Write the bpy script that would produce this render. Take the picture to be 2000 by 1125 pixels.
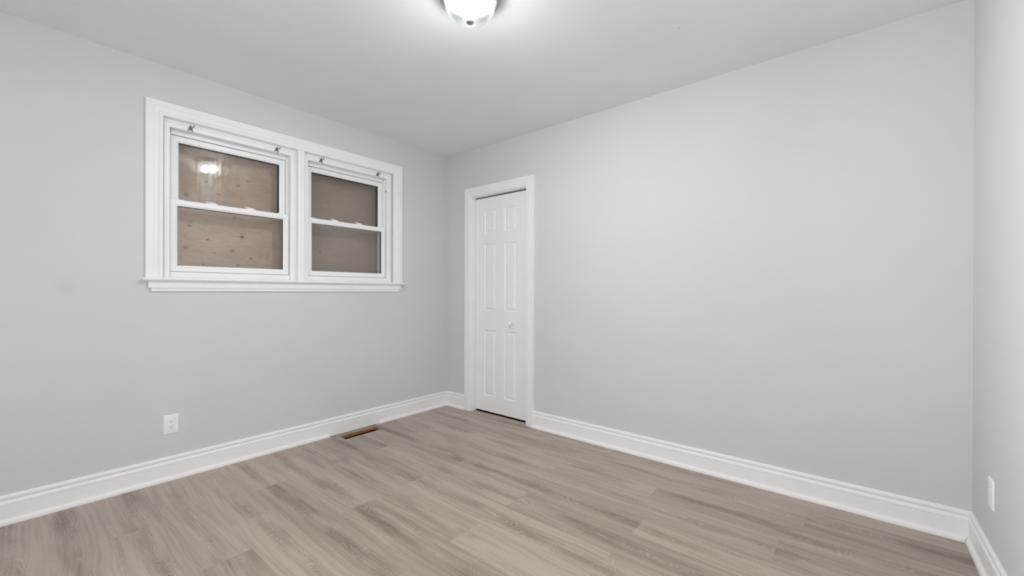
import bpy, bmesh, math, random
from mathutils import Vector, Matrix

# ------------------------------------------------------------------ clear
for o in list(bpy.data.objects):
    bpy.data.objects.remove(o, do_unlink=True)
scene = bpy.context.scene
C = scene.collection

# ------------------------------------------------------------------ camera
FPX = 814.42
cd = bpy.data.cameras.new('camera')
cam = bpy.data.objects.new('camera', cd)
C.objects.link(cam)
cd.sensor_fit = 'HORIZONTAL'
cd.sensor_width = 36.0
cd.lens = 36.0 * FPX / 2000.0
cd.shift_y = (571.42 - 562.5) / 2000.0
cd.clip_start = 0.02
YAW, PIT, ROL = -0.69536, -0.00165, 0.00269
fw = Vector((math.sin(YAW) * math.cos(PIT), math.cos(YAW) * math.cos(PIT), math.sin(PIT)))
rt = Vector((math.cos(YAW), -math.sin(YAW), 0))
up = rt.cross(fw)
r2 = math.cos(ROL) * rt + math.sin(ROL) * up
u2 = -math.sin(ROL) * rt + math.cos(ROL) * up
m = Matrix.Identity(4)
for i in range(3):
    m[i][0], m[i][1], m[i][2] = r2[i], u2[i], -fw[i]
m[0][3], m[1][3], m[2][3] = 3.1397, -2.7581, 1.1176
cam.matrix_world = m
scene.camera = cam

# ------------------------------------------------------------------ world (night outside), view
w = bpy.data.worlds.new('night')
scene.world = w
w.use_nodes = True
w.node_tree.nodes['Background'].inputs[0].default_value = (0.01, 0.012, 0.016, 1)
w.node_tree.nodes['Background'].inputs[1].default_value = 0.2
scene.view_settings.view_transform = 'Standard'
scene.view_settings.look = 'None'
scene.view_settings.gamma = 1.0
scene.view_settings.use_curve_mapping = False
scene.view_settings.exposure = 0.0
scene.cycles.max_bounces = 16
scene.cycles.diffuse_bounces = 10
scene.cycles.transparent_max_bounces = 32
BULB_STRENGTH = 620.0


def soft_light(name, loc, yaw, sx, sy, energy, tilt=90, spread=180):
    """unseen fill light added behind the viewpoint to even out the room"""
    d = bpy.data.lights.new(name, 'AREA')
    d.shape = 'RECTANGLE'
    d.size, d.size_y, d.energy = sx, sy, energy
    d.spread = math.radians(spread)
    d.color = (0.960, 0.978, 1.0)
    o = bpy.data.objects.new(name, d)
    C.objects.link(o)
    o.location = loc
    o.rotation_euler = (math.radians(tilt), 0, math.radians(yaw))


soft_light('front_fill_light', (1.90, -3.74, 1.20), 0, 3.0, 2.0, 19.0)  # added fill across the whole front opening
soft_light('front_right_fill_light', (2.75, -3.74, 1.20), 0, 1.4, 2.0, 22.0)  # extra fill added at the front right
soft_light('side_fill_light', (-0.35, -3.30, 1.45), -72, 0.5, 0.8, 25.0, 92, 60)  # narrow fill beam added to brighten the right wall

# ------------------------------------------------------------------ constants of the room
H = 2.44            # ceiling height
L = 3.5295          # back wall length
RA = 0.01137        # the right wall is a touch out of square
YF = -3.65          # wall behind the camera


def xr(y):          # inner face of the right wall
    return L - math.tan(RA) * y


# ------------------------------------------------------------------ node helpers
class NT:
    def __init__(self, name):
        self.m = bpy.data.materials.new(name)
        self.m.use_nodes = True
        self.t = self.m.node_tree
        self.t.nodes.clear()
        self.out = self.t.nodes.new('ShaderNodeOutputMaterial')

    def n(self, typ, **kw):
        nd = self.t.nodes.new(typ)
        for k, v in kw.items():
            setattr(nd, k, v)
        return nd

    def put(self, sock, v):
        if hasattr(v, 'is_linked') or isinstance(v, bpy.types.NodeSocket):
            self.t.links.new(v, sock)
        elif isinstance(v, (tuple, list)) and len(v) == 3 and sock.type == 'RGBA':
            sock.default_value = (*v, 1)
        else:
            sock.default_value = v

    def math(self, op, a, b=0.0, c=0.0, clamp=False):
        nd = self.n('ShaderNodeMath', operation=op, use_clamp=clamp)
        self.put(nd.inputs[0], a)
        self.put(nd.inputs[1], b)
        self.put(nd.inputs[2], c)
        return nd.outputs[0]

    def vec(self, x, y, z):
        nd = self.n('ShaderNodeCombineXYZ')
        for i, v in enumerate((x, y, z)):
            self.put(nd.inputs[i], v)
        return nd.outputs[0]

    def sep(self, v):
        nd = self.n('ShaderNodeSeparateXYZ')
        self.put(nd.inputs[0], v)
        return nd.outputs

    def noise(self, v, scale=1.0, detail=2.0, rough=0.5, dist=0.0):
        nd = self.n('ShaderNodeTexNoise')
        self.put(nd.inputs['Vector'], v)
        nd.inputs['Scale'].default_value = scale
        nd.inputs['Detail'].default_value = detail
        nd.inputs['Roughness'].default_value = rough
        nd.inputs['Distortion'].default_value = dist
        return nd.outputs['Fac']

    def smooth(self, v, a, b, lo=0.0, hi=1.0):
        nd = self.n('ShaderNodeMapRange', interpolation_type='SMOOTHSTEP')
        self.put(nd.inputs[0], v)
        for i, q in zip((1, 2, 3, 4), (a, b, lo, hi)):
            self.put(nd.inputs[i], q)
        return nd.outputs[0]

    def mix(self, f, a, b, mode='MIX'):
        nd = self.n('ShaderNodeMix', data_type='RGBA', blend_type=mode)
        self.put(nd.inputs['Factor'], f)
        self.put(nd.inputs[6], a)
        self.put(nd.inputs[7], b)
        return nd.outputs[2]

    def bump(self, h, strength, dist):
        nd = self.n('ShaderNodeBump')
        nd.inputs['Strength'].default_value = strength
        nd.inputs['Distance'].default_value = dist
        self.put(nd.inputs['Height'], h)
        return nd.outputs[0]

    def bsdf(self, col, rough=0.5, metal=0.0, spec=0.5, normal=None):
        nd = self.n('ShaderNodeBsdfPrincipled')
        self.put(nd.inputs['Base Color'], col)
        self.put(nd.inputs['Roughness'], rough)
        self.put(nd.inputs['Metallic'], metal)
        self.put(nd.inputs['Specular IOR Level'], spec)
        if normal is not None:
            self.t.links.new(normal, nd.inputs['Normal'])
        return nd.outputs[0]

    def mixsh(self, f, a, b):
        nd = self.n('ShaderNodeMixShader')
        self.put(nd.inputs[0], f)
        self.t.links.new(a, nd.inputs[1])
        self.t.links.new(b, nd.inputs[2])
        return nd.outputs[0]

    def done(self, sh):
        self.t.links.new(sh, self.out.inputs[0])
        return self.m

    def pos(self):
        return self.n('ShaderNodeNewGeometry').outputs['Position']


def simple(name, col, rough=0.5, metal=0.0, spec=0.5, vary=0.03, scale=30.0):
    t = NT(name)
    p = t.pos()
    n = t.noise(p, scale, 3)
    f = t.smooth(n, 0.3, 0.7, 1 - vary, 1 + vary)
    c = t.mix(1.0, col, t.vec(f, f, f), 'MULTIPLY')
    return t.done(t.bsdf(c, rough, metal, spec))


# ------------------------------------------------------------------ materials
def mat_paint(name, col, spots=(), bump=0.10, mottle=0.012):
    t = NT(name)
    p = t.pos()
    n1 = t.noise(p, 2.2, 3)
    n2 = t.noise(p, 420, 2)
    f = t.smooth(n1, 0.25, 0.75, 1 - mottle, 1 + mottle)
    c = t.mix(1.0, col, t.vec(f, f, f), 'MULTIPLY')
    for (q, r, dark) in spots:
        nd = t.n('ShaderNodeVectorMath', operation='DISTANCE')
        t.put(nd.inputs[0], p)
        nd.inputs[1].default_value = q
        msk = t.smooth(nd.outputs['Value'], r, r * 0.25, 0.0, dark)
        c = t.mix(msk, c, tuple(v * 0.6 for v in col))
    h = t.math('ADD', t.math('MULTIPLY', n2, 0.5), t.math('MULTIPLY', t.noise(p, 90, 2), 0.8))
    return t.done(t.bsdf(c, 0.75, 0, 0.25, t.bump(h, bump, 0.002)))


M_WALL_L = mat_paint('painted_wall_left', (0.645, 0.646, 0.648),
                     [((0.0, -2.58, 1.138), 0.06, 0.10), ((0.0, -0.30, 1.9), 0.03, 0.04)])
M_WALL = mat_paint('painted_wall', (0.645, 0.646, 0.648))
M_CEIL = mat_paint('painted_ceiling', (0.82, 0.822, 0.826), [((2.44, -0.62, 2.44), 0.010, 0.5)], bump=0.12, mottle=0.02)
M_TRIM = simple('white_semigloss_paint', (0.86, 0.86, 0.863), 0.38, 0, 0.4, 0.008, 8)
M_VINYL = simple('white_vinyl', (0.85, 0.853, 0.856), 0.32, 0, 0.45, 0.008, 12)
M_DOOR = simple('white_door_paint', (0.86, 0.862, 0.866), 0.45, 0, 0.4, 0.008, 10)
M_PLASTIC = simple('white_plastic', (0.88, 0.88, 0.88), 0.3, 0, 0.5, 0.006, 20)
M_SLOT = simple('dark_slot', (0.015, 0.015, 0.015), 0.7, 0, 0.2)
M_SHUTTER = simple('pale_slot_shutter', (0.62, 0.62, 0.62), 0.5, 0, 0.3)
M_SPACER = simple('black_spacer', (0.006, 0.006, 0.006), 0.85, 0, 0.05)
M_BRACKET = simple('worn_grey_metal', (0.15, 0.15, 0.15), 0.42, 0.85, 0.5, 0.2, 200)
M_NICKEL = simple('brushed_nickel', (0.50, 0.49, 0.47), 0.32, 1.0, 0.5, 0.06, 60)
M_PANIN = simple('darkened_pan_inside', (0.010, 0.010, 0.010), 0.6, 0.0, 0.3, 0.02, 60)  # near-black to hold down bulb glare on the pan and holders
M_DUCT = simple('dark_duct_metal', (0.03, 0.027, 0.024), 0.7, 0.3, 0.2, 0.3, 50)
M_TRACK = simple('dark_track_metal', (0.16, 0.16, 0.16), 0.6, 0.5, 0.3)


def mat_lining():
    t = NT('raw_subfloor_wood')
    x, y, z = t.sep(t.pos())
    n = t.noise(t.vec(t.math('MULTIPLY', x, 30), t.math('MULTIPLY', y, 14), t.math('MULTIPLY', z, 160)), 1, 4, 0.65)
    c = t.mix(t.smooth(n, 0.35, 0.65), (0.17, 0.055, 0.012), (0.52, 0.24, 0.06))
    return t.done(t.bsdf(c, 0.8, 0, 0.1))


M_LINING = mat_lining()
M_LEDGE = simple('grey_subfloor_ledge', (0.13, 0.115, 0.10), 0.9, 0, 0.1, 0.25, 60)


def mat_floor():
    t = NT('greige_oak_planks')
    at = t.n('ShaderNodeAttribute', attribute_name='plank')
    tone = t.n('ShaderNodeAttribute', attribute_name='tone').outputs['Fac']
    X, Y, Z = t.sep(at.outputs['Vector'])
    M = t.math
    # centre line of the figure wanders along the board, the cut depth swells and shrinks
    a = M('MULTIPLY', M('SUBTRACT', t.noise(t.vec(M('MULTIPLY', X, 1.3), 3.1, Z), 1, 2), 0.5), 0.16)
    hh = M('MULTIPLY', M('SUBTRACT', t.noise(t.vec(M('MULTIPLY', X, 2.3), M('MULTIPLY', Y, 2.0), Z), 1, 1.6, 0.5), 0.47), 0.40)
    wob = M('ADD', M('MULTIPLY', M('SUBTRACT', t.noise(t.vec(M('MULTIPLY', X, 4), M('MULTIPLY', Y, 20), Z), 1, 2), 0.5), 0.022),
            M('MULTIPLY', M('SUBTRACT', t.noise(t.vec(M('MULTIPLY', X, 45), M('MULTIPLY', Y, 120), Z), 1, 1), 0.5), 0.0060))
    ya = M('SUBTRACT', Y, a)
    d = M('ADD', M('SQRT', M('ADD', M('MULTIPLY', ya, ya), M('MULTIPLY', hh, hh))), wob)
    ring = M('SINE', M('MULTIPLY', d, 2 * math.pi / 0.0075))
    ring = M('MULTIPLY', t.smooth(ring, 0.1, 1.0), t.smooth(t.noise(t.vec(M('MULTIPLY', X, 9), M('MULTIPLY', Y, 30), M('ADD', Z, 6)), 1, 2), 0.32, 0.62))
    aya = M('ABSOLUTE', ya)
    core = t.smooth(M('ADD', aya, M('MULTIPLY', wob, 1.2)), 0.052, 0.012)
    gate = t.smooth(t.noise(t.vec(M('MULTIPLY', X, 2.1), M('MULTIPLY', Y, 5), M('ADD', Z, 4.4)), 1, 2), 0.36, 0.62)
    fig = M('MULTIPLY', core, gate)
    # straight side grain, pores
    st = t.noise(t.vec(M('MULTIPLY', X, 2.2), M('MULTIPLY', M('ADD', Y, M('MULTIPLY', a, 0.7)), 85), Z), 1, 4, 0.6)
    st = t.smooth(st, 0.30, 0.70)
    br = t.noise(t.vec(M('MULTIPLY', X, 1.1), M('MULTIPLY', M('ADD', Y, M('MULTIPLY', a, 0.9)), 16), M('ADD', Z, 2)), 1, 3, 0.6)
    br = t.smooth(br, 0.32, 0.70)
    fine = t.noise(t.vec(M('MULTIPLY', X, 26), M('MULTIPLY', Y, 620), Z), 1, 2)
    # pale chatter marks of the saw, across the board
    saw = t.noise(t.vec(M('MULTIPLY', X, 190), M('MULTIPLY', Y, 14), Z), 1, 1)
    saw = t.smooth(saw, 0.50, 0.74)
    sg = t.smooth(t.noise(t.vec(M('MULTIPLY', X, 2.4), M('MULTIPLY', Y, 24), M('ADD', Z, 8)), 1, 2), 0.53, 0.64)
    saw = M('MULTIPLY', saw, sg)
    light = (0.494, 0.414, 0.351)
    dark = (0.230, 0.180, 0.145)
    k = M('MULTIPLY', st, 0.30)
    k = M('ADD', k, M('MULTIPLY', br, 0.34))
    k = M('ADD', k, M('MULTIPLY', fig, 0.42))
    k = M('SUBTRACT', k, M('MULTIPLY', M('MULTIPLY', ring, t.smooth(aya, 0.075, 0.03)), 0.36))
    k = M('ADD', k, M('MULTIPLY', M('SUBTRACT', fine, 0.5), 0.22))
    k = M('SUBTRACT', k, M('MULTIPLY', saw, 0.30))
    k = M('ADD', k, M('MULTIPLY', tone, 0.30), clamp=True)
    c = t.mix(k, light, dark)
    # tight plank joints along the long edges
    seam = t.smooth(M('ABSOLUTE', Y), 0.0966, 0.0975, 0.0, 0.22)
    c = t.mix(seam, c, (0.16, 0.13, 0.10))
    ht = M('ADD', M('MULTIPLY', fine, 0.4), M('MULTIPLY', st, 0.6))
    return t.done(t.bsdf(c, 0.46, 0, 0.30, t.bump(ht, 0.06, 0.001)))


M_FLOOR = mat_floor()


def mat_ply(name, ca, cb, knots, grain):
    t = NT(name)
    x, y, z = t.sep(t.pos())
    M = t.math
    n = t.noise(t.vec(0.0, M('MULTIPLY', y, 2.2), M('MULTIPLY', z, 5.0)), 1, 3, 0.55)
    f = M('SINE', M('MULTIPLY', n, 75.0))
    f = t.smooth(f, -1, 1)
    b = t.noise(t.vec(1.0, M('MULTIPLY', y, 3.0), M('MULTIPLY', z, 9.0)), 1, 2)
    c = t.mix(t.smooth(b, 0.3, 0.7), ca, cb)
    c = t.mix(M('MULTIPLY', f, grain), c, tuple(v * 0.72 for v in cb))
    fib = t.noise(t.vec(0.0, M('MULTIPLY', y, 14), M('MULTIPLY', z, 260)), 1, 2)
    c = t.mix(M('MULTIPLY', t.smooth(fib, 0.4, 0.7), grain * 0.6), c, tuple(v * 0.7 for v in cb))
    for (ky, kz, ry, rz, dk) in knots:
        dy = M('DIVIDE', M('SUBTRACT', y, ky), ry)
        dz = M('DIVIDE', M('SUBTRACT', z, kz), rz)
        r = M('SQRT', M('ADD', M('MULTIPLY', dy, dy), M('MULTIPLY', dz, dz)))
        c = t.mix(t.smooth(r, 1.15, 0.45, 0.0, dk), c, (0.055, 0.030, 0.020))
    return t.done(t.bsdf(c, 0.8, 0, 0.15))


KN1 = [(-1.717, 1.501, .015, .012, .8), (-1.72, 1.500, .05, .003, .45), (-1.919, 1.463, .011, .007, .75),
       (-2.038, 1.401, .017, .014, .55), (-1.773, 1.399, .014, .012, .5), (-1.881, 1.376, .009, .006, .5),
       (-1.658, 1.352, .009, .008, .7), (-2.017, 1.547, .016, .012, .45), (-2.010, 1.572, .010, .008, .3),
       (-1.764, 1.629, .016, .011, .4), (-1.942, 1.293, .013, .010, .4), (-1.739, 1.300, .018, .014, .35),
       (-2.036, 1.744, .018, .015, .5), (-1.856, 1.777, .013, .006, .5), (-1.93, 1.85, .016, .008, .45),
       (-1.74, 1.86, .018, .012, .4), (-1.68, 1.90, .011, .008, .4), (-1.79, 1.395, .004, .003, .6),
       (-1.785, 1.385, .004, .003, .6)]
KN2 = [(-1.159, 1.434, .013, .011, .4), (-1.073, 1.474, .015, .010, .3), (-0.869, 1.601, .014, .010, .35),
       (-1.10, 1.85, .02, .012, .2)]
M_PLY1 = mat_ply('fir_plywood', (0.63, 0.445, 0.335), (0.545, 0.365, 0.282), KN1, 0.26)
M_PLY2 = mat_ply('weathered_plywood', (0.375, 0.268, 0.200), (0.335, 0.236, 0.178), KN2, 0.14)


def mat_glass(name, smear=False):
    t = NT(name)
    M = t.math
    lw = t.n('ShaderNodeLayerWeight')
    lw.inputs[0].default_value = 0.5
    fac = lw.outputs['Facing']
    sch = M('ADD', 0.04, M('MULTIPLY', 0.96, M('POWER', fac, 5.0)))
    tr = t.n('ShaderNodeBsdfTransparent')
    tr.inputs[0].default_value = (0.975, 0.985, 0.98, 1)
    gl = t.n('ShaderNodeBsdfGlossy')
    gl.inputs['Color'].default_value = (1, 1, 1, 1)
    gl.inputs['Roughness'].default_value = 0.01
    sh = t.mixsh(sch, tr.outputs[0], gl.outputs[0])
    if smear:                       # wiped condensation and drips around the middle of the pane
        x, y, z = t.sep(t.pos())
        g2 = t.n('ShaderNodeBsdfGlossy')
        g2.inputs['Roughness'].default_value = 0.20
        drip = t.noise(t.vec(0.0, M('MULTIPLY', y, 130), M('MULTIPLY', z, 5)), 1, 3, 0.6)
        blot = t.noise(t.vec(0.0, M('MULTIPLY', y, 7), M('MULTIPLY', z, 9)), 1, 2)
        dab = t.noise(t.vec(0.0, M('ADD', M('MULTIPLY', y, 34), M('MULTIPLY', z, 26)), M('MULTIPLY', z, 75)), 1, 2)
        k = M('MULTIPLY', t.smooth(drip, 0.38, 0.66), t.smooth(blot, 0.38, 0.60))
        k = M('MAXIMUM', k, M('MULTIPLY', t.smooth(dab, 0.62, 0.70), t.smooth(z, 1.93, 1.98)))
        sh = t.mixsh(M('MULTIPLY', k, 0.012), sh, g2.outputs[0])
    return t.done(sh)


M_GLASS = mat_glass('window_glass')
M_GLASS_S = mat_glass('smeared_window_glass', True)


def mat_bowl():
    t = NT('ribbed_lamp_glass')
    tr = t.n('ShaderNodeBsdfTransparent')
    zz = t.sep(t.pos())[2]          # bottom nearly clear, side band darkened to cut glow on the ceiling
    ab = t.smooth(zz, 2.318, 2.398, 0.90, 0.085)
    t.put(tr.inputs[0], t.vec(t.math('MULTIPLY', ab, 0.98), ab, t.math('MULTIPLY', ab, 0.985)))
    tl = t.n('ShaderNodeBsdfTranslucent')
    tl.inputs[0].default_value = (0.95, 0.97, 0.95, 1)
    gl = t.n('ShaderNodeBsdfGlossy')
    gl.inputs['Roughness'].default_value = 0.12
    lw = t.n('ShaderNodeLayerWeight')
    lw.inputs[0].default_value = 0.5
    edge = t.math('ADD', 0.012, t.math('MULTIPLY', 0.5, t.math('POWER', lw.outputs['Facing'], 4.0)))
    s = t.mixsh(t.smooth(zz, 2.330, 2.368, 0.0030, 0.0110), tr.outputs[0], tl.outputs[0])
    s = t.mixsh(edge, s, gl.outputs[0])
    return t.done(s)


M_BOWL = mat_bowl()


def mat_bulb():
    t = NT('lit_bulb')
    e = t.n('ShaderNodeEmission')
    e.inputs[0].default_value = (0.955, 0.98, 1.0, 1)
    e.inputs[1].default_value = BULB_STRENGTH
    return t.done(e.outputs[0])


M_BULB = mat_bulb()

# ------------------------------------------------------------------ mesh helpers


def new():
    return bmesh.new()


def merge(bm, other):
    me = bpy.data.meshes.new('tmp')
    other.to_mesh(me)
    other.free()
    bm.from_mesh(me)
    bpy.data.meshes.remove(me)


def box(bm, x0, x1, y0, y1, z0, z1, bev=0.0, seg=2, rot=None):
    b = bmesh.new()
    bmesh.ops.create_cube(b, size=1.0)
    for v in b.verts:
        v.co = Vector(((x0 + x1) / 2 + v.co.x * (x1 - x0), (y0 + y1) / 2 + v.co.y * (y1 - y0), (z0 + z1) / 2 + v.co.z * (z1 - z0)))
    if bev:
        bmesh.ops.bevel(b, geom=list(b.edges), offset=bev, segments=seg, affect='EDGES', profile=0.5)
    if rot is not None:
        b.transform(rot)
    merge(bm, b)


def bar(bm, p, q, wd, th):
    """a flat bar from p to q"""
    p, q = Vector(p), Vector(q)
    d = q - p
    ln = d.length
    b = bmesh.new()
    bmesh.ops.create_cube(b, size=1.0)
    for v in b.verts:
        v.co = Vector((v.co.x * wd, v.co.y * th, v.co.z * ln))
    bmesh.ops.bevel(b, geom=list(b.edges), offset=min(wd, th) * 0.2, segments=1, affect='EDGES')
    b.transform(Matrix.Translation((p + q) / 2) @ d.to_track_quat('Z', 'X').to_matrix().to_4x4())
    merge(bm, b)


def lathe(bm, prof, cx, cy, seg=64, rib=None, axis='Z', closed=False):
    rings = []
    for (r, z) in prof:
        ring = []
        for k in range(seg):
            a = 2 * math.pi * k / seg
            rr = r + (rib(k, r, z) if rib else 0)
            if axis == 'Z':
                co = (cx + rr * math.cos(a), cy + rr * math.sin(a), z)
            elif axis == 'Y':
                co = (cx + rr * math.cos(a), z, cy + rr * math.sin(a))
            else:
                co = (z, cx + rr * math.cos(a), cy + rr * math.sin(a))
            ring.append(bm.verts.new(co))
        rings.append(ring)
    n = len(rings)
    for i in range(n if closed else n - 1):
        A, B = rings[i], rings[(i + 1) % n]
        for k in range(seg):
            bm.faces.new((A[k], A[(k + 1) % seg], B[(k + 1) % seg], B[k]))
    if not closed:
        for ring in (rings[0], rings[-1]):
            bm.faces.new(ring)


def sweep(bm, path, prof, mp, closed=False):
    """prof (w, t) is carried along path (2-D); w is measured to the right of travel, corners are mitred"""
    n = len(path)
    P = [Vector(p) for p in path]
    rings = []
    for i in range(n):
        ds = []
        if closed or i > 0:
            ds.append((P[i] - P[(i - 1) % n]).normalized())
        if closed or i < n - 1:
            ds.append((P[(i + 1) % n] - P[i]).normalized())
        ns = [Vector((d.y, -d.x)) for d in ds]
        if len(ns) == 2:
            s = ns[0] + ns[1]
            mv = s / (s.dot(ns[0]))
        else:
            mv = ns[0]
        rings.append([bm.verts.new(mp(P[i].x + mv.x * a, P[i].y + mv.y * a, b)) for (a, b) in prof])
    k = len(prof)
    for i in range(n if closed else n - 1):
        A, B = rings[i], rings[(i + 1) % n]
        for j in range(k):
            bm.faces.new((A[j], A[(j + 1) % k], B[(j + 1) % k], B[j]))
    if not closed:
        bm.faces.new(rings[0])
        bm.faces.new(list(reversed(rings[-1])))


def world_origin(o):
    v = Vector(o.location)
    while o.parent:
        o = o.parent
        v += Vector(o.location)
    return v


def obj(name, bm, mat, parent=None, smooth=False, angle=35, weld=True):
    if weld:
        bmesh.ops.remove_doubles(bm, verts=list(bm.verts), dist=1e-6)
        bmesh.ops.recalc_face_normals(bm, faces=list(bm.faces))
    off = world_origin(parent) if parent else Vector((0, 0, 0))
    for v in bm.verts:
        v.co -= off
    if smooth:
        for f in bm.faces:
            f.smooth = True
        lim = math.radians(angle)
        for e in bm.edges:
            if len(e.link_faces) == 2 and e.calc_face_angle(0) > lim:
                e.smooth = False
    me = bpy.data.meshes.new(name)
    bm.to_mesh(me)
    bm.free()
    me.materials.append(mat)
    o = bpy.data.objects.new(name, me)
    C.objects.link(o)
    if parent:
        o.parent = parent
    return o


def tag(o, label, cat, kind=None, group=None):
    o['label'] = label
    o['category'] = cat
    if kind:
        o['kind'] = kind
    if group:
        o['group'] = group
    return o


def thing(name, loc, label, cat, kind=None, group=None):
    o = bpy.data.objects.new(name, None)
    o.empty_display_size = 0.05
    C.objects.link(o)
    o.location = loc
    return tag(o, label, cat, kind, group)


def dup(root, loc, label):
    r = root.copy()
    C.objects.link(r)
    r.location = loc
    r['label'] = label
    for ch in list(root.children):
        c = ch.copy()
        C.objects.link(c)
        c.parent = r
        for g in list(ch.children):
            d = g.copy()
            C.objects.link(d)
            d.parent = c
    return r


# ================================================================== the shell
WT = 0.22            # thickness of the outside wall
WY0, WY1, WZ0, WZ1 = -2.212, -0.598, 1.170, 2.160      # rough opening of the window
bm = new()
box(bm, -WT, 0, YF - 0.12, -3.60, 0, H)               # unseen gap added behind the viewpoint for the side fill
box(bm, -WT, 0, -3.60, -2.94, 2.05, H)
box(bm, -WT, 0, -2.94, WY0, 0, H)
box(bm, -WT, 0, WY1, 0.12, 0, H)
box(bm, -WT, 0, WY0, WY1, 0, WZ0)
box(bm, -WT, 0, WY0, WY1, WZ1, H)
tag(obj('wall_left', bm, M_WALL_L), 'light grey painted wall holding the wide white window', 'wall', 'structure')

DX0, DX1, DZ1 = 0.330, 1.006, 2.014                    # rough opening of the closet
bm = new()
box(bm, -0.0, DX0, 0, 0.12, 0, H)
box(bm, DX1, L + 0.0, 0, 0.12, 0, H)
box(bm, DX0, DX1, 0, 0.12, DZ1, H)
tag(obj('wall_back', bm, M_WALL), 'light grey painted wall holding the narrow closet door', 'wall', 'structure')

bm = new()
vs = [bm.verts.new(c) for c in [(xr(YF), YF, 0), (xr(0.12), 0.12, 0), (xr(0.12) + .12, 0.12, 0), (xr(YF) + .12, YF, 0),
                                (xr(YF), YF, H), (xr(0.12), 0.12, H), (xr(0.12) + .12, 0.12, H), (xr(YF) + .12, YF, H)]]
for f in [(0, 1, 2, 3), (4, 5, 6, 7), (0, 1, 5, 4), (1, 2, 6, 5), (2, 3, 7, 6), (3, 0, 4, 7)]:
    bm.faces.new([vs[i] for i in f])
tag(obj('wall_right', bm, M_WALL), 'light grey painted wall at the right edge with a flat outlet plate', 'wall', 'structure')
bm = new()
box(bm, 0.0, 0.30, YF - 0.06, YF, 0, H)               # wide unseen opening, added to let the front fill in
box(bm, 3.45, xr(YF) + 0.12, YF - 0.06, YF, 0, H)
box(bm, 0.30, 3.45, YF - 0.06, YF, 2.32, H)
tag(obj('wall_front', bm, M_WALL), 'light grey painted wall behind the viewpoint', 'wall', 'structure')

bm = new()
nx, ny = 40, 36
g = [[None] * (ny + 1) for _ in range(nx + 1)]
for i in range(nx + 1):
    for j in range(ny + 1):
        x = -WT + (xr(YF) + .12 + WT) * i / nx
        y = YF - .12 + (0.90 - YF + 0.12) * j / ny
        g[i][j] = bm.verts.new((x, y, H))
for i in range(nx):
    for j in range(ny):
        bm.faces.new((g[i][j], g[i][j + 1], g[i + 1][j + 1], g[i + 1][j]))
ex = bmesh.ops.extrude_face_region(bm, geom=list(bm.faces))
for v in [e for e in ex['geom'] if isinstance(e, bmesh.types.BMVert)]:
    v.co.z += 0.1
tag(obj('ceiling', bm, M_CEIL), 'flat white ceiling lit around the glass ceiling light', 'ceiling', 'structure')

# closet behind the bifold door
bm = new()
box(bm, -0.05, 0.0, 0.12, 0.85, 0, H)
box(bm, 1.40, 1.45, 0.12, 0.85, 0, H)
box(bm, -0.05, 1.45, 0.85, 0.90, 0, H)
tag(obj('wall_closet', bm, M_WALL), 'dark unlit closet walls behind the white bifold door', 'wall', 'structure')

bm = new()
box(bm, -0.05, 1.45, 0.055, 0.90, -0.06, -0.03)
tag(obj('floor_closet', bm, M_DUCT), 'subfloor coloured black for the dark in the gap under the closet door', 'floor', 'structure')  # near-black duct material paints in the darkness under the door

# ------------------------------------------------------------------ floor: planks as rectangles in one mesh, cut around the vent
PW, PL = 0.195, 1.205
VENT = (0.050, 0.158, -1.144, -0.830)       # open register hole
SLOT = (0.0, 0.0295, -1.190, -0.800)        # expansion gap left bare under the baseboard
JOINT = {-9: .2, -8: .9, -7: 1.12, -6: .56, -5: 1.12, -4: .845, -3: .545, -2: 1.134, -1: .53, 0: 1.12, 1: .52, 2: 1.125,
         3: 1.655, 4: 1.05, 5: 1.732, 6: .6, 7: 1.1, 8: .5, 9: 1.0, 10: .4, 11: 1.2}


def cut(rects, h):
    out = []
    for (x0, x1, y0, y1) in rects:
        a0, a1, b0, b1 = max(x0, h[0]), min(x1, h[1]), max(y0, h[2]), min(y1, h[3])
        if a0 >= a1 or b0 >= b1:
            out.append((x0, x1, y0, y1))
            continue
        if x0 < a0: out.append((x0, a0, y0, y1))
        if a1 < x1: out.append((a1, x1, y0, y1))
        if y0 < b0: out.append((a0, a1, y0, b0))
        if b1 < y1: out.append((a0, a1, b1, y1))
    return out


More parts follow.
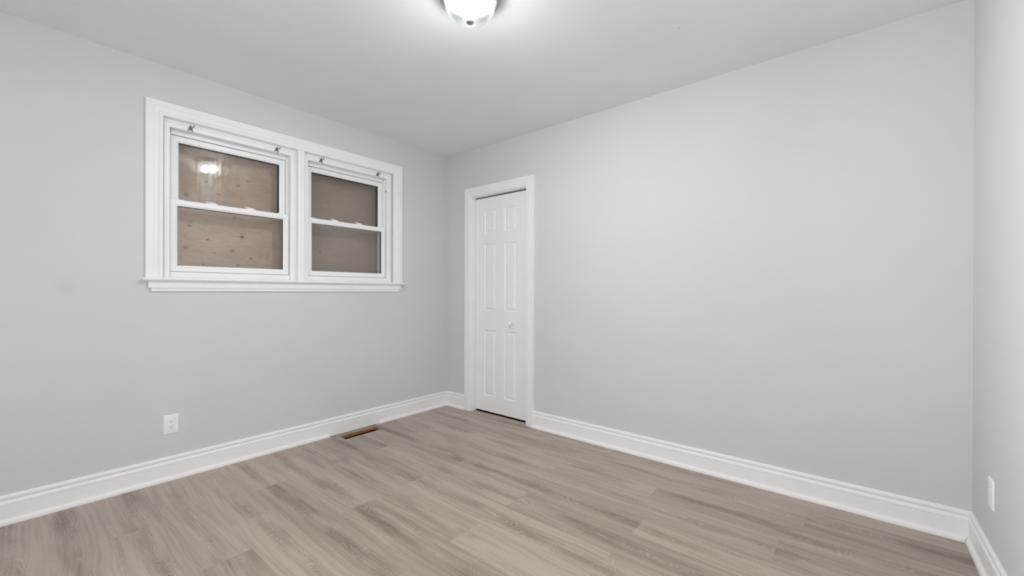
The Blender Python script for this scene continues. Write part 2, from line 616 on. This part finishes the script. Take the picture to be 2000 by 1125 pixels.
rng = random.Random(5)
verts, faces, pv, tv = [], [], [], []
FX0, FX1, FY0, FY1 = 0.0, 3.64, YF - 0.0, 0.055
TONE = {(0, 0): 0.35, (0, 1): -0.35, (-2, 0): -0.2, (-2, 1): 0.5, (1, 1): -0.2, (1, 2): 0.45, (-1, 0): 0.35, (-1, 1): 0.0, (-1, 2): -0.5, (-5, 0): -0.15,
        (-5, 1): 0.55, (-6, 0): 0.35, (-6, 1): -0.2, (3, 2): -0.15, (3, 3): 0.65, (5, 2): -0.1, (5, 3): 0.6, (2, 1): 0.1, (2, 2): -0.3}
for k in range(-13, 12):
    y0, y1 = -1.31 + PW * k, -1.31 + PW * (k + 1)
    j = JOINT.get(k, 0.7)
    while j > FX0:
        j -= PL
    q = 0
    xa = j
    while xa < FX1:
        xb = xa + PL
        rx, rz = rng.uniform(0, 40), rng.uniform(0, 60)
        tn = TONE.get((k, q), rng.uniform(-0.45, 0.45))
        r = [(max(xa, FX0), min(xb, FX1), max(y0, FY0), min(y1, FY1))]
        if r[0][0] < r[0][1] and r[0][2] < r[0][3]:
            for (a0, a1, b0, b1) in cut(cut(r, VENT), SLOT):
                i0 = len(verts)
                for (x, y) in ((a0, b0), (a1, b0), (a1, b1), (a0, b1)):
                    verts.append((x, y, 0.0))
                    pv.append((x - xa + rx, y - (y0 + y1) / 2, rz))
                    tv.append(tn)
                faces.append((i0, i0 + 1, i0 + 2, i0 + 3))
        xa = xb
        q += 1
# thickness of the planks round both cut-outs, and the slab under everything
for (x0, x1, y0, y1) in (VENT, SLOT):
    for (p, r) in (((x0, y0), (x1, y0)), ((x1, y0), (x1, y1)), ((x1, y1), (x0, y1)), ((x0, y1), (x0, y0))):
        i0 = len(verts)
        for (x, y, z) in ((*p, 0), (*r, 0), (*r, -0.010), (*p, -0.010)):
            verts.append((x, y, z)); pv.append((x, 0.02, 3.0)); tv.append(0.9)
        faces.append((i0, i0 + 1, i0 + 2, i0 + 3))
me = bpy.data.meshes.new('floor')
me.from_pydata(verts, [], faces)
me.attributes.new('plank', 'FLOAT_VECTOR', 'POINT').data.foreach_set('vector', [c for v in pv for c in v])
me.attributes.new('tone', 'FLOAT', 'POINT').data.foreach_set('value', tv)
me.materials.append(M_FLOOR)
fl = bpy.data.objects.new('floor', me)
C.objects.link(fl)
tag(fl, 'grey-brown oak-look plank floor with cathedral grain', 'floor', 'structure')

# ------------------------------------------------------------------ baseboards with shoe moulding
BB = [(0, 0), (0.0125, 0), (0.0125, 0.0895), (0.0112, 0.0905), (0.0112, 0.0915), (0.0138, 0.0925), (0.0142, 0.098), (0.0132, 0.104), (0.0105, 0.1085),
      (0.0075, 0.1105), (0.0062, 0.1125), (0.0066, 0.1150), (0.0095, 0.1165), (0.0108, 0.1185), (0.0106, 0.128), (0.0090, 0.1335), (0.0060, 0.137), (0.0030, 0.1385), (0, 0.1385)]
SH = [(0.0122, 0.0), (0.0264, 0.0), (0.0264, 0.005), (0.0258, 0.0115), (0.0235, 0.0175), (0.0195, 0.0218), (0.0150, 0.0235), (0.0122, 0.0235)]


def run(bm, prof, P, Q, nrm, ma, mb):
    """profile from P to Q on the floor; nrm points into the room, ma/mb = mitre (0 square, 1 inner corner)"""
    P, Q, nrm = Vector(P), Vector(Q), Vector(nrm)
    d = (Q - P).normalized()
    A, B = [], []
    for (t, z) in prof:
        a = P + nrm * t + d * (t * ma)
        b = Q + nrm * t - d * (t * mb)
        A.append(bm.verts.new((a.x, a.y, z)))
        B.append(bm.verts.new((b.x, b.y, z)))
    k = len(prof)
    for j in range(k):
        bm.faces.new((A[j], A[(j + 1) % k], B[(j + 1) % k], B[j]))
    bm.faces.new(A)
    bm.faces.new(list(reversed(B)))


def baseboard(name, runs, shoes, label):
    root = thing(name, (*runs[0][0], 0), label, 'baseboard', 'structure')
    for r in runs:
        bm = new()
        run(bm, BB, *r)
        obj('board', bm, M_TRIM, root, True, 40)
    for r in shoes:
        bm = new()
        run(bm, SH, *r)
        obj('shoe_moulding', bm, M_TRIM, root, True, 40)


nl, nb, nr = (1, 0), (0, -1), (-math.cos(RA), -math.sin(RA))
baseboard('baseboard_left', [((0, -2.94), (0, 0), nl, 0, 1)],
          [((0, -2.94), (0, -1.199), nl, 0, 0), ((0, -0.766), (0, 0), nl, 0, 1)],
          'white moulded baseboard under the window wall, broken shoe strip at the vent hole')
CI0, CI1, CW = 0.346, 0.9965, 0.078      # inner edges of the door casing
CO0, CO1 = CI0 - CW, CI1 + 0.080
baseboard('baseboard_back', [((0, 0), (CO0, 0), nb, 1, 0), ((CO1, 0), (L, 0), nb, 0, 1)],
          [((0, 0), (CO0 - 0.002, 0), nb, 1, 0), ((CO1 - 0.004, 0), (L, 0), nb, 0, 1)],
          'white moulded baseboard along the wall with the closet door')
baseboard('baseboard_right', [((L, 0), (xr(YF), YF), nr, 1, 0)], [((L + 0.001, -0.006), (xr(YF), YF), nr, 1, 0)],
          'white moulded baseboard on the right-hand wall running past the flat outlet plate')

# ================================================================== window trim (shared casing)
CAS = [(0, -0.001), (0, 0.0175), (0.0015, 0.019), (0.034, 0.019), (0.0355, 0.0178), (0.0365, 0.0172), (0.0375, 0.0180), (0.046, 0.0186), (0.054, 0.0176),
       (0.059, 0.0150), (0.063, 0.0122), (0.0665, 0.0112), (0.0675, 0.0122), (0.071, 0.0130), (0.0765, 0.0125), (0.079, 0.0105), (0.080, 0.0085), (0.080, -0.001)]
mpx = lambda u, v, t: (t, u, v)            # on the left wall: u = y, v = z
mpy = lambda u, v, t: (u, -t, v)           # on the back wall: u = x, v = z
GY0, GY1, GZ0, GZ1 = -2.272, -0.539, 1.196, 2.2245
tr = thing('trim_1', (0, -1.405, 1.196), 'white moulded casing, sill and apron around the wide window', 'window casing', 'structure')
bm = new()
sweep(bm, [(GY0, GZ0), (GY0, GZ1), (GY1, GZ1), (GY1, GZ0)], CAS, mpx)
obj('casing', bm, M_TRIM, tr, True, 30)
# casing strip over the mullion
bm = new()
MC = -1.4075
prof = [(-.0228, -.03), (-.0228, .010), (-.021, .0125), (-.013, .0135), (-.012, .0125), (-.011, .0135), (.011, .0135), (.012, .0125), (.013, .0135), (.021, .0125), (.0228, .010), (.0228, -.03)]
sweep(bm, [(MC, GZ0), (MC, GZ1 - .080)], prof, mpx)
obj('mullion_casing', bm, M_TRIM, tr, True, 30)
# stool with nosing
bm = new()
ST = [(-.034, 1.196), (.036, 1.196), (.041, 1.1945), (.0445, 1.190), (.045, 1.187), (.0435, 1.182), (.040, 1.1785), (.034, 1.178), (-.034, 1.178)]
A = [bm.verts.new((x, -2.2875, z)) for x, z in ST]
B = [bm.verts.new((x, -0.5175, z)) for x, z in ST]
for j in range(len(ST)):
    bm.faces.new((A[j], A[(j + 1) % len(ST)], B[(j + 1) % len(ST)], B[j]))
bm.faces.new(A)
bm.faces.new(list(reversed(B)))
# the stool is notched into the opening: horns only in front of the wall
for v in bm.verts:
    if v.co.x < 0:
        v.co.y = max(min(v.co.y, WY1 - 0.001), WY0 + 0.001)
obj('sill', bm, M_TRIM, tr, True, 30)
# apron, returned at both ends
bm = new()
AP = [(0, 1.1782), (.0185, 1.1782), (.019, 1.150), (.0188, 1.139), (.0165, 1.1335), (.0125, 1.1305), (.0108, 1.1275), (.0125, 1.1255), (.0125, 1.118), (.0105, 1.1155), (0, 1.1155)]
A, B = [], []
for x, z in AP:
    s = 0.013 if z < 1.131 else (0.006 if z < 1.138 else 0.0)
    A.append(bm.verts.new((x, -2.2600 + s, z)))
    B.append(bm.verts.new((x, -0.5535 - s, z)))
for j in range(len(AP)):
    bm.faces.new((A[j], A[(j + 1) % len(AP)], B[(j + 1) % len(AP)], B[j]))
bm.faces.new(A)
bm.faces.new(list(reversed(B)))
obj('apron', bm, M_TRIM, tr, True, 30)
# wooden jamb boards lining the opening
bm = new()
box(bm, -WT + .03, 0.0005, WY0, -2.198, WZ0, 2.146)
box(bm, -WT + .03, 0.0005, -0.612, WY1, WZ0, 2.146)
box(bm, -WT + .03, 0.0005, WY0, WY1, 2.146, WZ1)
box(bm, -WT + .03, -0.034, WY0, WY1, WZ0, 1.186)
box(bm, -WT + .03, -0.02, MC - .020, MC + .020, 1.186, 2.146)
obj('jamb_lining', bm, M_TRIM, tr)

# ================================================================== the two double-hung units
STOP = [(0, -.020), (0, -.004), (.002, -.0005), (.004, 0), (.026, 0), (.0285, -.002), (.0305, -.009), (.034, -.0145), (.040, -.016), (.0525, -.016), (.0525, -.020)]


def make_window(name, y0, y1, label, smeared, clip):
    """y0..y1 = clear width between the stops"""
    root = thing(name, (-0.03, (y0 + y1) / 2, 1.196), label, 'window', 'structure')
    XS = -0.012
    bm = new()
    sweep(bm, [(y0, 1.196), (y0, 2.0945), (y1, 2.0945), (y1, 1.196)], [(-a, b + XS) for a, b in STOP], mpx)
    obj('stop_moulding', bm, M_TRIM, root, True, 30)
    # vinyl master frame: outer track ring, head, sill
    bm = new()
    a0, a1 = y0 + 0.0145, y1 - 0.0115
    for (p, q) in ((y0 - .03, a0), (a1, y1 + .03)):
        box(bm, -0.15, -0.062, p, q, 1.19, 2.13, .0015, 1)
    box(bm, -0.15, -0.062, a0 - .005, a1 + .005, 2.0695, 2.13, .0015, 1)
    box(bm, -0.15, -0.033, y0 - .03, y1 + .03, 1.187, 1.2335, .002, 1)
    for (p, q) in ((y0 - .035, y0 - .006), (y1 + .006, y1 + .035)):
        box(bm, -0.062, -0.0325, p, q, 1.19, 2.13)
    box(bm, -0.062, -0.0325, y0 - .035, y1 + .035, 2.101, 2.13)
    # thin fins of the inner track
    box(bm, -0.064, -0.058, a0 - .002, a0 + .0012, 1.235, 2.07)
    box(bm, -0.064, -0.058, a1 - .0012, a1 + .002, 1.235, 2.07)
    obj('frame', bm, M_VINYL, root)
    # exterior lining out to the plywood
    SP = [(0.0005, -.004), (0.0015, 0), (.028, 0), (.0305, -.0015), (.0315, -.0035), (.038, -.006), (.038, -.032), (0.0005, -.032)]

    def sash(nm, u0, u1, v0, v1, xf, mat, low):
        bm = new()
        sweep(bm, [(u0, v0), (u0, v1), (u1, v1), (u1, v0)], [(a, b + xf) for a, b in SP], mpx, closed=True)
        s = obj(nm, bm, M_VINYL, root, True, 30)
        i0, i1, k0, k1 = u0 + .038, u1 - .038, v0 + .038, v1 - .038
        # black warm-edge spacer between the two sheets
        SD = .0270 if low else .0400
        bm = new()
        sweep(bm, [(i0 + .0012, k0 + .0012), (i0 + .0012, k1 - .0012), (i1 - .0012, k1 - .0012), (i1 - .0012, k0 + .0012)],
              [(-.006, xf - .0085), (0, xf - .0085), (0, xf - SD), (-.006, xf - SD)], mpx, closed=True)
        obj('spacer', bm, M_SPACER, s)['label'] = 'black spacer strip between the glass sheets'
        bm = new()
        for x in (xf - .0085, xf - .0315):
            box(bm, x, x + .004, i0 - .002, i1 + .002, k0 - .002, k1 + .002)
        obj('pane', bm, mat, s)
        if low:
            for yc in low:                               # cam locks on the meeting rail
                bm = new()
                box(bm, xf - .024, xf - .004, yc - .030, yc + .030, v1 - .0005, v1 + .0045, .0015)
                box(bm, xf - .022, xf - .006, yc - .012, yc + .020, v1 + .0035, v1 + .0105, .003)
                bar(bm, (xf - .012, yc - .004, v1 + .0115), (xf - .006, yc - .036, v1 + .0115), .004, .010)
                obj('sash_lock', bm, M_PLASTIC, s, True, 40)
            for yc in (u0 + .050, u1 - .050):            # tilt latches
                bm = new()
                box(bm, xf - .022, xf - .006, yc - .022, yc + .022, v1 - .0005, v1 + .003, .001)
                box(bm, xf - .019, xf - .009, yc - .016, yc - .004, v1 + .002, v1 + .0065, .0015)
                obj('tilt_latch', bm, M_PLASTIC, s, True, 40)
        return s

    w1 = y1 - y0
    sash('upper_sash', y0 + .0165, y1 - .0125, 1.634, 2.0675, -0.075, smeared or M_GLASS, None)
    c = (y0 + y1) / 2
    sash('lower_sash', y0 + .0040, y1 - .0005, 1.2355, 1.6725, -0.040, M_GLASS, (c - .122, c + .097) if name == 'window_1' else (c - .115, c + .093))
    if clip:
        bm = new()
        box(bm, -.050, -.040, y1 + .0025, y1 + .0065, 1.985, 1.998, .001)
        box(bm, -.048, -.042, y1 + .0005, y1 + .0065, 1.992, 1.995)
        obj('jamb_clip', bm, M_BRACKET, root)
    return root


make_window('window_1', -2.1576, -1.4735, 'left double-hung window with smeared upper pane reflecting the ceiling light', M_GLASS_S, False)
make_window('window_2', -1.3495, -0.6715, 'right double-hung window with darker brown boarding behind the glass', None, True)

# plywood sheets boarding the window outside
bm = new()
box(bm, -.240, -.2215, -2.42, -1.400, 1.02, 2.34)
tag(obj('plywood_board', bm, M_PLY1), 'pinkish knotty plywood sheet boarding the left window outside', 'plywood board', 'thing')
bm = new()
box(bm, -.240, -.2215, -1.396, -0.38, 1.02, 2.34)
tag(obj('plywood_board', bm, M_PLY2), 'plain dull brown plywood sheet boarding the right window outside', 'plywood board', 'thing')

# ================================================================== closet door
dr = thing('door_1', (0.67, 0.05, 0), 'narrow white six-panel bifold closet door with a round knob', 'door', 'structure')
bm = new()
sc = [(w_ * CW / 0.080, t_) for w_, t_ in CAS]
sweep(bm, [(CO0, 0.001), (CO0, 2.0835), (CO1, 2.0835), (CO1, 0.001)], sc, mpy)
obj('casing', bm, M_TRIM, dr, True, 30)
bm = new()
box(bm, DX0, 0.350, -0.0005, 0.12, 0.001, 1.9965)
box(bm, 0.9905, DX1, -0.0005, 0.12, 0.001, 1.9965)
box(bm, DX0, DX1, -0.0005, 0.12, 1.9965, DZ1)
obj('jamb', bm, M_TRIM, dr)
bm = new()
box(bm, 0.352, 0.989, 0.0545, 0.0585, 1.9895, 1.9963)
box(bm, 0.352, 0.989, 0.0765, 0.0805, 1.9895, 1.9963)
box(bm, 0.352, 0.989, 0.0545, 0.0805, 1.9935, 1.9963)
obj('track', bm, M_TRACK, dr)['label'] = 'dark metal door track under the head jamb'


def leaf_mesh(x0, x1, panels, yf=0.050, th=0.034, z0=0.0165, z1=1.9865):
    bm = new()
    xs = sorted({x0, x1, panels[0][0], panels[0][1]})
    zs = sorted({z0, z1, *[p[2] for p in panels], *[p[3] for p in panels]})
    # front face as a grid with holes for the panels
    grid = {}
    for i, x in enumerate(xs):
        for j, z in enumerate(zs):
            grid[i, j] = bm.verts.new((x, yf, z))
    for i in range(len(xs) - 1):
        for j in range(len(zs) - 1):
            if any(abs(xs[i] - p[0]) < 1e-6 and abs(zs[j] - p[2]) < 1e-6 for p in panels):
                continue
            bm.faces.new((grid[i, j], grid[i + 1, j], grid[i + 1, j + 1], grid[i, j + 1]))
    # moulded sticking and raised field
    steps = [(0, 0), (.003, .0015), (.008, .0068), (.011, .0078), (.013, .0072), (.0145, .0072), (.031, .0015), (.0325, .0008), (.034, .0008)]
    for (a, b, c, d) in panels:
        prev = None
        for (s, dp) in steps:
            ring = [bm.verts.new((x, yf + dp, z)) for x, z in ((a + s, c + s), (b - s, c + s), (b - s, d - s), (a + s, d - s))]
            if prev:
                for q in range(4):
                    bm.faces.new((prev[q], prev[(q + 1) % 4], ring[(q + 1) % 4], ring[q]))
            prev = ring
        bm.faces.new(prev)
    # back, edges
    bk = [bm.verts.new(c) for c in ((x0, yf + th, z0), (x1, yf + th, z0), (x1, yf + th, z1), (x0, yf + th, z1))]
    fr = [bm.verts.new(c) for c in ((x0, yf, z0), (x1, yf, z0), (x1, yf, z1), (x0, yf, z1))]
    bm.faces.new(bk)
    for q in range(4):
        bm.faces.new((fr[q], fr[(q + 1) % 4], bk[(q + 1) % 4], bk[q]))
    bmesh.ops.remove_doubles(bm, verts=list(bm.verts), dist=1e-6)
    return bm


ZP = ((0.160, 0.766), (0.942, 1.559), (1.655, 1.874))
l1 = obj('door_leaf', leaf_mesh(0.3535, 0.6570, [(0.4630, 0.6080, a, b) for a, b in ZP]), M_DOOR, dr)
l2 = obj('door_leaf', leaf_mesh(0.6580, 0.9750, [(0.7080, 0.8490, a, b) for a, b in ZP]), M_DOOR, dr)
bm = new()
lathe(bm, [(.0115, .0505), (.0115, .046), (.009, .040), (.0095, .033), (.0145, .028), (.0175, .022), (.0175, .017), (.015, .012), (.010, .0095), (.004, .0085)], 0.797, 0.842, 32, axis='Y')
obj('knob', bm, M_PLASTIC, l2, True, 60)

# ================================================================== open floor vent
vt = thing('floor_vent', (0.104, -0.987, -0.010), 'open uncovered floor vent hole with raw wood edges beside the window-wall baseboard', 'floor vent')
x0, x1, y0, y1 = VENT
bm = new()
dz0, dz1 = -0.028, -0.0102
box(bm, x0 - .02, x0 + .001, y0 - .02, y1 + .02, dz0, dz1)
box(bm, x1 - .001, x1 + .02, y0 - .02, y1 + .02, dz0, dz1)
box(bm, x0 - .02, x1 + .02, y1 - .001, y1 + .02, dz0, dz1)
box(bm, x0 - .02, x1 + .02, y0 - .02, y0 + .001, dz0, dz1)
obj('wood_edge', bm, M_LINING, vt)
bm = new()
box(bm, x0 - .01, x0 + .002, y0 - .01, y1 + .01, -.30, dz0)
box(bm, x1 - .002, x1 + .01, y0 - .01, y1 + .01, -.30, dz0)
box(bm, x0 - .01, x1 + .01, y1 - .002, y1 + .01, -.30, dz0)
box(bm, x0 - .01, x1 + .01, y0 - .01, y0 + .002, -.30, dz0)
box(bm, x0 - .01, x1 + .01, y0 - .01, y1 + .01, -.32, -.30)
obj('duct', bm, M_DUCT, vt)
bm = new()
box(bm, x1 - .030, x1 - .002, y1 - .006, y1 + .0005, -.033, -.022)
obj('shim', bm, M_TRIM, vt)
bm = new()
box(bm, SLOT[0] - .01, SLOT[1] + .002, SLOT[2] - .01, SLOT[3] + .01, -.030, -.0100)
obj('subfloor_ledge', bm, M_LEDGE, vt)


# ================================================================== wall outlets (built facing +X at the origin)
def make_outlet(loc, label, slot_mat):
    root = thing('wall_outlet', (0, 0, 0), label, 'outlet', None, 'wall outlets')
    PY, PZ = 0.0352, 0.0572
    bm = new()
    prof = [(0, 0), (0, .0012), (.0012, .0030), (.0038, .0052), (.0058, .0058), (.0185, .0058), (.0188, .0048), (.0188, 0)]
    sweep(bm, [(-PY, -PZ), (-PY, PZ), (PY, PZ), (PY, -PZ)], prof, mpx, closed=True)
    obj('cover_plate', bm, M_PLASTIC, root, True, 30)
    bm = new()
    box(bm, .0005, .0062, -.0160, .0160, -.0381, .0381, .0010)
    rc = obj('receptacle', bm, M_PLASTIC, root, True, 30)
    for zc in (.0165, -.0165):
        bm = new()
        box(bm, .0058, .00635, -.0076, -.0052, zc, zc + .0085)
        obj('slot', bm, slot_mat, rc)
        bm = new()
        box(bm, .0058, .00635, .0054, .0074, zc + .001, zc + .0078)
        obj('slot', bm, slot_mat, rc)
        bm = new()
        lathe(bm, [(.0026, .0058), (.0026, .00635)], 0, zc - .0062, 16, axis='X')
        obj('ground_hole', bm, slot_mat, rc)
    for zc in (.0485, -.0485):
        bm = new()
        lathe(bm, [(.0030, .0055), (.0030, .0064), (.0018, .0068)], 0, zc, 16, axis='X')
        obj('screw', bm, M_PLASTIC, root, True, 40)
    root.location = loc
    return root


o1 = make_outlet((0.0, -2.1525, 0.3265), 'white duplex outlet on the window wall, seen face-on below the window', M_SLOT)
yo = -0.335
o2 = make_outlet((xr(yo), yo, 0.3445), 'white outlet plate on the right-hand wall, seen nearly edge-on', M_SHUTTER)
o2.rotation_euler = (0, 0, math.atan2(nr[1], nr[0]))



# ================================================================== curtain rod brackets on the window head
def make_bracket(label):
    root = thing('curtain_bracket', (0, 0, 0), label, 'bracket', None, 'curtain rod brackets above the window')
    bm = new()
    box(bm, 0, .0016, -.006, .006, -.012, .014, .0005, 1)
    bar(bm, (.0012, -.004, .006), (.0012, -.0135, -.016), .0055, .0018)
    bar(bm, (.0012, .004, .006), (.0012, .0105, -.018), .0055, .0018)
    box(bm, 0, .0016, -.0095, .0085, -.008, -.0045)
    obj('back_plate', bm, M_BRACKET, root)
    bm = new()
    bar(bm, (.0012, -.005, .010), (.026, -.006, .008), .006, .0016)
    bar(bm, (.026, -.006, .006), (.029, -.006, .014), .007, .002)
    obj('rod_cup', bm, M_BRACKET, root)
    bm = new()
    bar(bm, (.0012, .005, .002), (.024, .008, .006), .0045, .0016)
    bar(bm, (.024, .008, .004), (.029, .012, .013), .0055, .002)
    obj('hook', bm, M_BRACKET, root)
    for z in (-.002, .009):
        bm = new()
        lathe(bm, [(.0028, .0014), (.0028, .0026), (.0014, .0034)], 0, z, 12, axis='X')
        obj('screw', bm, M_BRACKET, root, True, 40)
    return root


b1 = make_bracket('worn metal curtain bracket over the upper-left pane, nearest the left casing')
b1.location = (-0.0120, -2.058, 2.113)
for (y, lb) in ((-1.567, 'worn metal curtain bracket over the left window, beside the mullion'),
                (-1.254, 'worn metal curtain bracket over the right window, beside the mullion'),
                (-0.768, 'worn metal curtain bracket over the right window, nearest the right casing')):
    dup(b1, (-0.0120, y, 2.113), lb)

# ================================================================== ceiling light
LX, LY = 1.800, -1.450
cl = thing('ceiling_light', (LX, LY, H), 'round flush-mount ceiling light with ribbed glass bowl and nickel rim', 'ceiling light')
bm = new()
lathe(bm, [(.140, 2.4398), (.142, 2.436), (.1405, 2.431), (.134, 2.428), (.134, 2.423), (.1315, 2.419), (.1275, 2.4200), (.1265, 2.416), (.123, 2.4135), (.1180, 2.4125),
           (.1170, 2.414), (.1170, 2.424), (.117, 2.426), (.117, 2.4398)], LX, LY, 96, closed=True)
obj('rim', bm, M_NICKEL, cl, True, 30)
bm = new()
lathe(bm, [(.1175, 2.4390), (.1175, 2.4250), (.020, 2.4245), (.020, 2.4390)], LX, LY, 64)
obj('pan', bm, M_PANIN, cl)
bm = new()
bowl = [(.1150, 2.416), (.1145, 2.404), (.1110, 2.388), (.1040, 2.371), (.0920, 2.354), (.0745, 2.340), (.0520, 2.331), (.0280, 2.3265), (.0080, 2.3255)]
rib = lambda k, r, z: (0.0011 if k % 2 else -0.0011) * min(1.0, max(0.0, (r - .035) / .03))
lathe(bm, bowl, LX, LY, 160, rib)
bm.faces.ensure_lookup_table()
bmesh.ops.delete(bm, geom=[f for f in bm.faces if len(f.verts) > 4], context='FACES_ONLY')
obj('glass_bowl', bm, M_BOWL, cl, True, 60, weld=False)
bm = new()
lathe(bm, [(.0035, 2.424), (.0035, 2.328), (.0165, 2.3262), (.0185, 2.3235), (.0180, 2.3195), (.0140, 2.3150), (.0080, 2.3125), (.0020, 2.3118)], LX, LY, 40)
obj('finial', bm, M_NICKEL, cl, True, 40)
for off in (-0.020, 0.055):
    ax = Vector((math.cos(-0.72), math.sin(-0.72), 0))
    bm = new()
    b = bmesh.new()
    bmesh.ops.create_uvsphere(b, u_segments=24, v_segments=16, radius=0.035)
    b.transform(Matrix.Translation((LX + ax.x * off, LY + ax.y * off, 2.373)))
    merge(bm, b)
    bb = obj('bulb', bm, M_BULB, cl, True, 80)
    bm = new()
    lathe(bm, [(.013, 2.4245), (.013, 2.412), (.011, 2.404)], LX + ax.x * off, LY + ax.y * off, 24)
    obj('lamp_holder', bm, M_PANIN, cl, True, 40)
